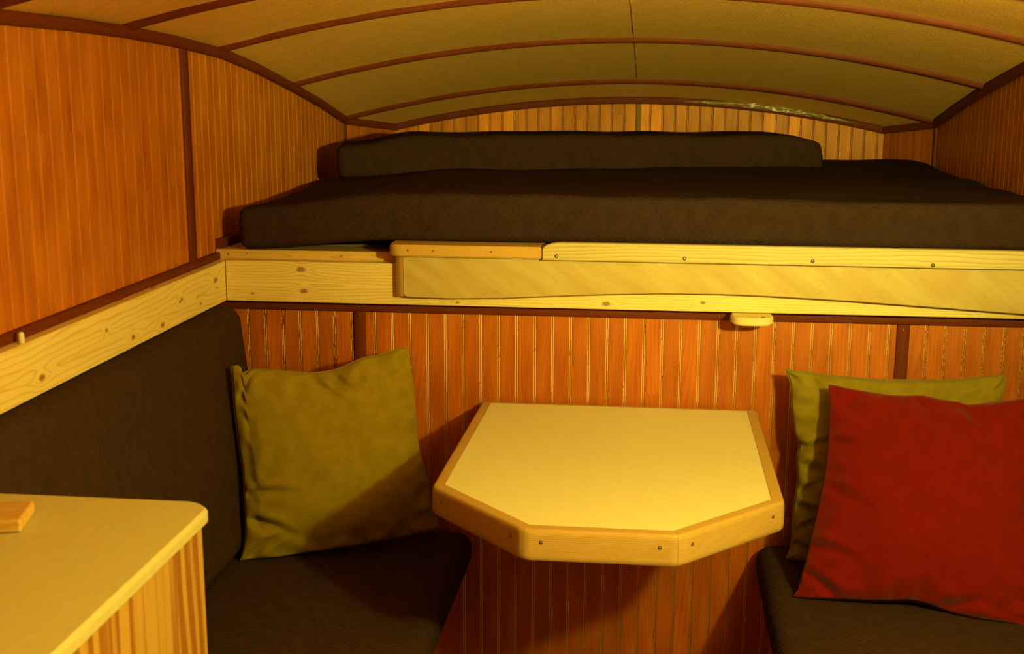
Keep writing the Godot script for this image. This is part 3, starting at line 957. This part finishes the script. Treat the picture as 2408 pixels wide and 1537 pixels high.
# ------------------------------------------------------------------ benches
func build_benches():
	for s in [-1, 1]:
		var side := "left" if s < 0 else "right"
		var base := thing("bench_base", "cherry panelled bench base under the %s seat cushion" % side, "bench", Vector3(s * 0.64, 0.0, 0.6))
		put("front_panel", rbox(Vector3(0.018, 0.328, 1.16), 0.002, 1, 1, 1.0, 0.4), M.cherry, base, Vector3(-s * 0.272, 0.1645, 0))
		put("seat_board", rbox(Vector3(0.535, 0.016, 1.16), 0.002, 1, 2, 0.9, 0.1), M.pine, base, Vector3(0.0 + s * 0.004, 0.3200, 0))
		put("end_panel", rbox(Vector3(0.52, 0.310, 0.016), 0.002, 1, 1, 1.0, 0.4), M.cherry, base, Vector3(s * 0.0, 0.1555, 0.571))
		var seat := thing("seat_cushion", "charcoal bench seat cushion on the %s of the table" % side, "cushion", Vector3(s * 0.618, 0.330, 0.60), "bench cushions")
		var sh := func(p: Vector3) -> Vector3:
			var q := p
			q.y += 0.0425
			if p.y > 0.0:
				q.y += 0.003 * (1.0 - pow(absf(p.x) / 0.3, 2.0)) + 0.003 * n2(p.x * 4.0 + s * 9.0, p.z * 4.0)
			return q
		put("cover", rbox(Vector3(0.590, 0.085, 1.165), 0.034, 6, 2, 0.3, 0.3, Vector3i(16, 2, 30), sh), M.charcoal, seat)
		var back := thing("backrest_cushion", "tall charcoal backrest cushion against the left wall under the pine rail" if s < 0 else "charcoal backrest cushion on the right wall beside the red pillow", "cushion", Vector3(s * (0.872 if s < 0 else 0.893), 0.424, 0.615 if s < 0 else 0.70), "bench cushions")
		var bs := func(p: Vector3) -> Vector3:
			var q := p
			var h := (p.y + 0.26) / 0.52
			q.y += 0.26
			var lean := lerpf(0.045, -0.006, h) if s < 0 else 0.0
			var bulge := 0.010 * sin(PI * clampf(h, 0, 1)) * (1.0 - pow(absf(p.z) / 0.56, 4.0))
			var inner: float = -s * p.x       # positive towards the seat
			q.x = -s * (inner + lean + (bulge if inner > 0.0 else 0.0))
			if inner > 0.0:
				q.x += -s * 0.003 * n2(p.z * 4.0, p.y * 4.0)
			return q
		put("cover", rbox(Vector3(0.080 if s < 0 else 0.046, 0.519, 1.10 if s < 0 else 0.90), 0.036 if s < 0 else 0.020, 6, 2, 0.3, 0.3, Vector3i(2, 18, 30), bs), M.charcoal, back)

# ------------------------------------------------------------------ table
func build_table():
	var y1 := 0.7205
	var t := thing("wall_table", "six-sided table with cream top and pine rim fixed to the end wall", "table", Vector3(0.005, 0.665, 0.30))
	var org := t.position
	# outer corners (x, z), clockwise seen from above, starting back left
	var cs := [Vector2(-0.304, 0.011), Vector2(0.315, 0.011), Vector2(0.317, 0.626), Vector2(0.131, 0.818), Vector2(-0.123, 0.818), Vector2(-0.310, 0.616)]
	var rad := [0.010, 0.014, 0.028, 0.034, 0.034, 0.028]
	var wid := [0.014, 0.023, 0.022, 0.022, 0.022, 0.023]
	var n := cs.size()
	var arcs := []
	var mid := Vector2(0.0, 0.35)
	for k in n:
		var a: Vector2 = (cs[(k + n - 1) % n] - cs[k]).normalized()
		var b: Vector2 = (cs[(k + 1) % n] - cs[k]).normalized()
		var half := acos(clampf(a.dot(b), -1, 1)) / 2.0
		var c: Vector2 = cs[k] + (a + b).normalized() * (rad[k] / sin(half))
		var s0: Vector2 = cs[k] + a * (rad[k] / tan(half))
		var s1: Vector2 = cs[k] + b * (rad[k] / tan(half))
		var pts := []
		for j in 9:
			var ang0 := (s0 - c).angle()
			var d := wrapf((s1 - c).angle() - ang0, -PI, PI)
			pts.append(c + Vector2.from_angle(ang0 + d * j / 8.0) * rad[k])
		arcs.append(pts)
	var inner := []
	for k in n:
		var e0: Vector2 = (cs[k] - cs[(k + n - 1) % n]).normalized()
		var e1: Vector2 = (cs[(k + 1) % n] - cs[k]).normalized()
		var n0 := Vector2(-e0.y, e0.x)
		var n1 := Vector2(-e1.y, e1.x)
		if n0.dot(mid - cs[k]) < 0: n0 = -n0
		if n1.dot(mid - cs[k]) < 0: n1 = -n1
		var p0: Vector2 = cs[k] + n0 * wid[(k + n - 1) % n]
		var p1: Vector2 = cs[k] + n1 * wid[k]
		inner.append(Geometry2D.line_intersects_line(p0, e0, p1, e1))
	var nm := ["back_rim", "side_rim", "angled_rim", "front_rim", "angled_rim", "side_rim"]
	for k in n:
		var k2 := (k + 1) % n
		var path := []
		for j in range(4, 9): path.append(arcs[k][j])
		for j in range(0, 5): path.append(arcs[k2][j])
		var ends := [inner[k], inner[k2]]
		var dir: Vector2 = (cs[k2] - cs[k]).normalized()
		# every station has an outer point and the matching inner point, so the ends are mitred
		var geo := Geo.new()
		var prof := [[0.0, -0.0005, 0.0], [0.70, -0.0005, 0.0], [0.86, -0.0018, 1.0], [0.96, -0.0055, 1.0], [1.0, -0.012, 1.0], [1.0, -0.044, 1.0], [0.95, -0.051, 1.0], [0.82, -0.0548, 1.0], [0.0, -0.0552, 0.0]]
		var run := 0.0
		var m := prof.size()
		for j in path.size():
			var o2: Vector2 = path[j]
			var tt := 0.0
			var l: float = (ends[1] - ends[0]).length()
			tt = clampf((o2 - ends[0]).dot(dir) / l, 0.0, 1.0)
			if j == 0: tt = 0.0
			if j == path.size() - 1: tt = 1.0
			var i2: Vector2 = (ends[0] as Vector2).lerp(ends[1], tt)
			if j == 0: i2 += dir * 0.0003; o2 += dir * 0.0003
			if j == path.size() - 1: i2 -= dir * 0.0003; o2 -= dir * 0.0003
			if j > 0: run = (o2 - path[0]).dot(dir)
			var per := 0.0
			for q in m:
				var p2 := i2.lerp(o2, prof[q][0])
				if q > 0: per += Vector2((prof[q][0] - prof[q - 1][0]) * 0.022, prof[q][1] - prof[q - 1][1]).length()
				geo.vert(Vector3(p2.x, y1 + prof[q][1], p2.y) - org, Vector3.UP, Vector2((run + k * 0.23) / 0.7, per / 0.10))
		for j in path.size() - 1:
			for q in m - 1:
				var b0 := j * m + q
				geo.quad(b0, b0 + m, b0 + m + 1, b0 + 1)
			var c0 := j * m
			geo.quad(c0 + m - 1, c0 + m + m - 1, c0 + m, c0)
		for e in [0, path.size() - 1]:
			var c0: int = e * m
			for q in range(1, m - 1):
				if e == 0: geo.tri(c0, c0 + q, c0 + q + 1)
				else: geo.tri(c0, c0 + q + 1, c0 + q)
		fix_normals(geo)
		var o := put(nm[k], geo.mesh(), M.pine_edge, t)
		var nout := Vector2(dir.y, -dir.x)
		if nout.dot(mid - cs[k]) > 0: nout = -nout
		if k in [2, 3, 4]:
			for f in [0.12, 0.88]:
				var p: Vector2 = (cs[k] as Vector2).lerp(cs[k2], f)
				screw(o, Vector3(p.x, y1 - 0.022, p.y) - org, Vector3(nout.x, 0, nout.y), 0.0034)
	# cream top plate inside the rim
	var pl := []
	for p in inner: pl.append(Vector2(p.x - org.x, -(p.y - org.z)))
	if Geometry2D.is_polygon_clockwise(PackedVector2Array(pl)): pl.reverse()
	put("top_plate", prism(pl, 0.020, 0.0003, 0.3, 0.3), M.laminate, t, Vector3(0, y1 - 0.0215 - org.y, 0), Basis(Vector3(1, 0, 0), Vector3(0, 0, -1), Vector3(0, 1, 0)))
	# wall bearer that carries the table, under the top
	solid("wall_bearer", t, Vector3(-0.27, 0.668, 0.0125) - org, Vector3(0.28, 0.698, 0.034) - org, M.pine_edge, 0.002, 0, 0.7, 0.1)

# flat-ish normals: faces within 50 degrees are smoothed
func fix_normals(geo: Geo):
	var acc := {}
	for k in range(0, geo.i.size(), 3):
		var a := geo.v[geo.i[k]]; var b := geo.v[geo.i[k + 1]]; var c := geo.v[geo.i[k + 2]]
		var f := (c - a).cross(b - a)
		for q in [a, b, c]:
			var key := Vector3i((q * 20000.0).round())
			if not acc.has(key): acc[key] = []
			acc[key].append(f)
	var v := PackedVector3Array(); var n := PackedVector3Array(); var t := PackedVector2Array(); var ix := PackedInt32Array()
	for k in range(0, geo.i.size(), 3):
		var a := geo.v[geo.i[k]]; var b := geo.v[geo.i[k + 1]]; var c := geo.v[geo.i[k + 2]]
		var f := (c - a).cross(b - a)
		if f.length() < 1e-14: continue
		var fn := f.normalized()
		for j in 3:
			var q := geo.v[geo.i[k + j]]
			var s := Vector3.ZERO
			for g in acc[Vector3i((q * 20000.0).round())]:
				if (g as Vector3).normalized().dot(fn) > 0.64: s += g
			v.append(q); n.append(s.normalized() if s.length() > 0 else fn); t.append(geo.t[geo.i[k + j]]); ix.append(v.size() - 1)
	geo.v = v; geo.n = n; geo.t = t; geo.i = ix

# ------------------------------------------------------------------ pillows
func curve(pts: Array) -> Callable:       # millimetre pairs -> point at 0..1 by length
	var ps := []
	for k in range(0, pts.size(), 2): ps.append(Vector2(pts[k], pts[k + 1]) / 1000.0)
	var ls := [0.0]
	for k in range(1, ps.size()): ls.append(ls[-1] + (ps[k] - ps[k - 1]).length())
	return func(t: float) -> Vector2:
		var l: float = t * ls[-1]
		for k in range(1, ps.size()):
			if l <= ls[k] or k == ps.size() - 1:
				var f: float = clampf((l - ls[k - 1]) / maxf(ls[k] - ls[k - 1], 1e-6), 0.0, 1.0)
				var p0: Vector2 = ps[maxi(k - 2, 0)]
				var p3: Vector2 = ps[mini(k + 1, ps.size() - 1)]
				return (ps[k - 1] as Vector2).cubic_interpolate(ps[k], p0, p3, f)
		return ps[-1]

# creases: [s, t, angle, half length, half width, depth] on the front, s to the right, t up (0..1, metres for the rest)
func pillow(called: String, label: String, at: Vector3, u: Vector3, v: Vector3, top: Array, right: Array, bottom: Array, left: Array, front: float, rear: float, m: Material, creases: Array, sd: float, pucker: float):
	var o := thing(called, label, "pillow", at, "loose pillows on the benches")
	var nrm := u.cross(v).normalized()
	var ct := curve(top); var cr := curve(right); var cb := curve(bottom); var cl := curve(left)
	var tl: Vector2 = ct.call(0.0); var tr: Vector2 = ct.call(1.0); var bl: Vector2 = cb.call(0.0); var br: Vector2 = cb.call(1.0)
	var n := 72
	var geo := Geo.new()
	var grid := []
	for j in n + 1:
		var b := 0.5 - 0.5 * cos(PI * j / n)
		b = lerpf(b, float(j) / n, 0.4)
		for i in n + 1:
			var a := 0.5 - 0.5 * cos(PI * i / n)
			a = lerpf(a, float(i) / n, 0.4)
			var p: Vector2 = (cb.call(a) as Vector2) * (1 - b) + (ct.call(a) as Vector2) * b + (cl.call(1.0 - b) as Vector2) * (1 - a) + (cr.call(1.0 - b) as Vector2) * a - (bl * (1 - a) * (1 - b) + br * a * (1 - b) + tl * (1 - a) * b + tr * a * b)
			grid.append([p, a, b])
	for side in [1, -1]:
		var base := geo.v.size()
		for g in grid:
			var p: Vector2 = g[0]
			var a: float = g[1]
			var b: float = g[2]
			var ea := 4.0 * a * (1 - a)
			var eb := 4.0 * b * (1 - b)
			var h := pow(ea, 0.36) * pow(eb, 0.36)
			h *= 0.55 + 0.45 * pow(minf(1.0, ea * eb * 1.3), 0.5)
			var d := (front if side > 0 else rear) * h
			var rim := minf(minf(a, 1 - a), minf(b, 1 - b))
			if rim > 0.0:
				var along := b if minf(a, 1 - a) < minf(b, 1 - b) else a
				var w := exp(-pow((rim - 0.06) / 0.06, 2.0))
				d += pucker * w * n2(along * 8.5 + sd, rim * 6.0 + (3.0 if minf(a, 1 - a) < minf(b, 1 - b) else 0.0)) * minf(1.0, rim * 30.0)
				d += 0.0035 * h * n2(p.x * 9.0 + sd, p.y * 9.0)
				if side > 0:
					for c in creases:
						var dx: float = p.x - c[0]
						var dy: float = p.y - c[1]
						var al: float = dx * cos(c[2]) + dy * sin(c[2])
						var pe: float = -dx * sin(c[2]) + dy * cos(c[2]) + 0.15 * al * al / maxf(c[3], 0.01)
						var fall: float = exp(-pow(al / c[3], 2.0)) * minf(1.0, rim * 40.0)
						d += fall * c[5] * (-exp(-pow(pe / c[4], 2.0)) + 0.55 * exp(-pow((pe - 2.0 * c[4]) / (1.4 * c[4]), 2.0)))
			geo.vert(u * p.x + v * p.y + nrm * d * side, nrm * side, Vector2(a, b))
		for j in n:
			for i in n:
				var k := base + j * (n + 1) + i
				if side > 0: geo.quad(k, k + 1, k + n + 2, k + n + 1)
				else: geo.quad(k, k + n + 1, k + n + 2, k + 1)
	geo.smooth()
	put("cover", geo.mesh(), m, o)
	# seam cord round the edge
	var sp := []
	var so := []
	var su := []
	var ring := []
	for k in 24: ring.append(ct.call(k / 24.0))
	for k in 24: ring.append(cr.call(k / 24.0))
	for k in 24: ring.append(cb.call(1.0 - k / 24.0))
	for k in 25: ring.append(cl.call(1.0 - k / 24.0))
	var cen := (tl + tr + bl + br) / 4.0
	for p in ring:
		sp.append(u * p.x + v * p.y); so.append(nrm)
		var w: Vector2 = (p - cen).normalized()
		su.append(u * w.x + v * w.y)
	put("seam", sweep(sp, so, su, [Vector2(-0.0016, -0.003), Vector2(0.0016, -0.003), Vector2(0.0018, 0.0004), Vector2(0, 0.0014), Vector2(-0.0018, 0.0004)], 0.3, 0.3), m, o)
	return o

func build_pillows():
	pillow("pillow", "olive green velour pillow leaning in the corner of the left bench beside the table", Vector3(-0.787, 0.425, 0.291), Vector3(0.9248, 0.083, -0.3713), Vector3(-0.1096, 0.9927, -0.0511),
		[33, 418, 42, 420, 51, 415, 54, 401, 60, 399, 68, 405, 82, 406, 133, 396, 186, 383, 236, 380, 269, 386, 307, 398, 354, 401, 383, 406, 409, 409],
		[409, 409, 412, 366, 413, 309, 412, 261, 409, 194, 414, 155, 420, 115, 424, 75, 427, 36, 436, -3],
		[-2, 0, 29, -2, 74, -7, 120, -7, 184, -9, 259, -11, 326, -11, 403, -9, 436, -3],
		[33, 418, 30, 378, 27, 337, 26, 291, 26, 245, 27, 198, 24, 152, 20, 105, 14, 50, -2, 0],
		0.066, 0.034, M.olive, [[0.245, 0.362, 2.3, 0.040, 0.007, 0.015], [0.205, 0.360, 2.2, 0.06, 0.010, 0.010], [0.055, 0.148, 0.1, 0.06, 0.007, 0.012], [0.06, 0.078, -0.35, 0.05, 0.008, 0.014], [0.06, 0.385, 0.9, 0.03, 0.006, 0.012], [0.04, 0.022, 0.6, 0.05, 0.008, 0.012], [0.10, 0.25, 1.2, 0.06, 0.02, 0.004], [0.33, 0.33, 2.4, 0.07, 0.02, 0.004]], 2.0, 0.009)
	pillow("pillow", "lighter green pillow on the right bench, half hidden by the red one", Vector3(0.377, 0.427, 0.145), Vector3(0.9991, 0.0407, 0.0113), Vector3(-0.0386, 0.9884, -0.1472),
		[2, 408, 41, 404, 95, 395, 183, 387, 270, 384, 357, 385, 417, 391, 453, 394],
		[453, 394, 456, 376, 449, 345, 443, 287, 438, 197, 438, 107, 442, 7],
		[0, 0, 47, -5, 225, -9, 356, -8, 442, 7],
		[2, 408, 14, 375, 16, 324, 22, 269, 31, 246, 25, 214, 26, 168, 19, 122, 14, 76, 11, 30, 0, 0],
		0.064, 0.040, M.lime, [[0.055, 0.25, 0.35, 0.05, 0.007, 0.012], [0.05, 0.205, -0.5, 0.045, 0.008, 0.010], [0.045, 0.16, 0.5, 0.04, 0.007, 0.011], [0.04, 0.115, -0.4, 0.04, 0.007, 0.010], [0.04, 0.075, 0.5, 0.04, 0.007, 0.010], [0.03, 0.03, -0.3, 0.04, 0.007, 0.010]], 6.0, 0.011)
	pillow("pillow", "bright red velour pillow at the front of the right bench", Vector3(0.374, 0.423, 0.335), Vector3(0.987, -0.0196, 0.1596), Vector3(0.0834, 0.9111, -0.4037),
		[36, 435, 49, 435, 80, 430, 131, 426, 164, 424, 222, 429, 247, 425, 288, 422, 313, 417, 328, 422, 368, 430, 408, 439, 439, 449],
		[439, 449, 451, 348, 456, 222, 453, 99, 450, -6],
		[0, 0, 29, -1, 78, 3, 159, 10, 223, 19, 255, 16, 303, 6, 350, 0, 407, 0, 450, -6],
		[36, 435, 41, 377, 43, 333, 43, 298, 42, 254, 37, 209, 31, 157, 24, 113, 20, 78, 13, 44, 11, 18, 0, 0],
		0.072, 0.030, M.red, [[0.225, 0.40, 1.9, 0.045, 0.010, 0.009], [0.065, 0.315, 0.1, 0.045, 0.006, 0.009], [0.07, 0.215, -0.3, 0.06, 0.009, 0.008], [0.06, 0.10, -0.15, 0.055, 0.008, 0.010], [0.045, 0.035, -0.5, 0.05, 0.008, 0.013], [0.24, 0.04, 1.3, 0.035, 0.008, 0.010], [0.31, 0.395, 2.5, 0.035, 0.009, 0.009], [0.19, 0.03, 1.7, 0.03, 0.007, 0.008], [0.30, 0.02, 0.4, 0.05, 0.008, 0.008]], 11.0, 0.009)

# ------------------------------------------------------------------ counter in the left foreground
func build_counter():
	var cb := thing("kitchen_cabinet", "striped pine cabinet side under the cream worktop", "cabinet", Vector3(-0.72, 0.0, 1.7))
	put("side_panel", rbox(Vector3(0.018, 0.858, 0.98), 0.002, 1, 1, 0.9, 0.42), M.stripe, cb, Vector3(0.200, 0.429, 0.0))
	put("end_panel", rbox(Vector3(0.385, 0.850, 0.018), 0.002, 1, 1, 0.9, 0.30), M.stripe, cb, Vector3(-0.003, 0.425, -0.478))
	put("end_panel", rbox(Vector3(0.385, 0.850, 0.018), 0.002, 1, 1, 0.9, 0.30), M.stripe, cb, Vector3(-0.003, 0.425, 0.478))
	var wt := thing("worktop", "cream worktop with a rounded corner in the left foreground", "worktop", Vector3(-0.70, 0.853, 1.70))
	var poly := [Vector2(-0.215, -0.56), Vector2(0.204, -0.56)]
	for k in 13:
		var a := PI / 2 * k / 12.0
		poly.append(Vector2(0.204 - 0.042 + cos(a) * 0.042, 0.508 - 0.042 + sin(a) * 0.042))
	poly.append(Vector2(-0.215, 0.508))
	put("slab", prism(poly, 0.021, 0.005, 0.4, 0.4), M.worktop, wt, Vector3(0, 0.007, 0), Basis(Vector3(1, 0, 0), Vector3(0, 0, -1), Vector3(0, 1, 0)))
	var bl := thing("wooden_block", "small striped wooden block at the left edge of the worktop", "block", Vector3(-0.768, 0.8815, 1.318))
	bl.rotation.y = 0.25
	put("body", rbox(Vector3(0.13, 0.018, 0.075), 0.004, 3, 0, 0.5, 0.10), M.pine_board, bl, Vector3(0, 0.009, 0))
	var pg := thing("plastic_peg", "little white plastic peg standing on the pine rail", "peg", Vector3(-0.893, 1.0355, 0.942))
	put("pin", lathe([Vector2(0, 0), Vector2(0.0048, 0), Vector2(0.0048, 0.012), Vector2(0.0042, 0.0155), Vector2(0.002, 0.017), Vector2(0, 0.0172)], 14), M.white, pg)
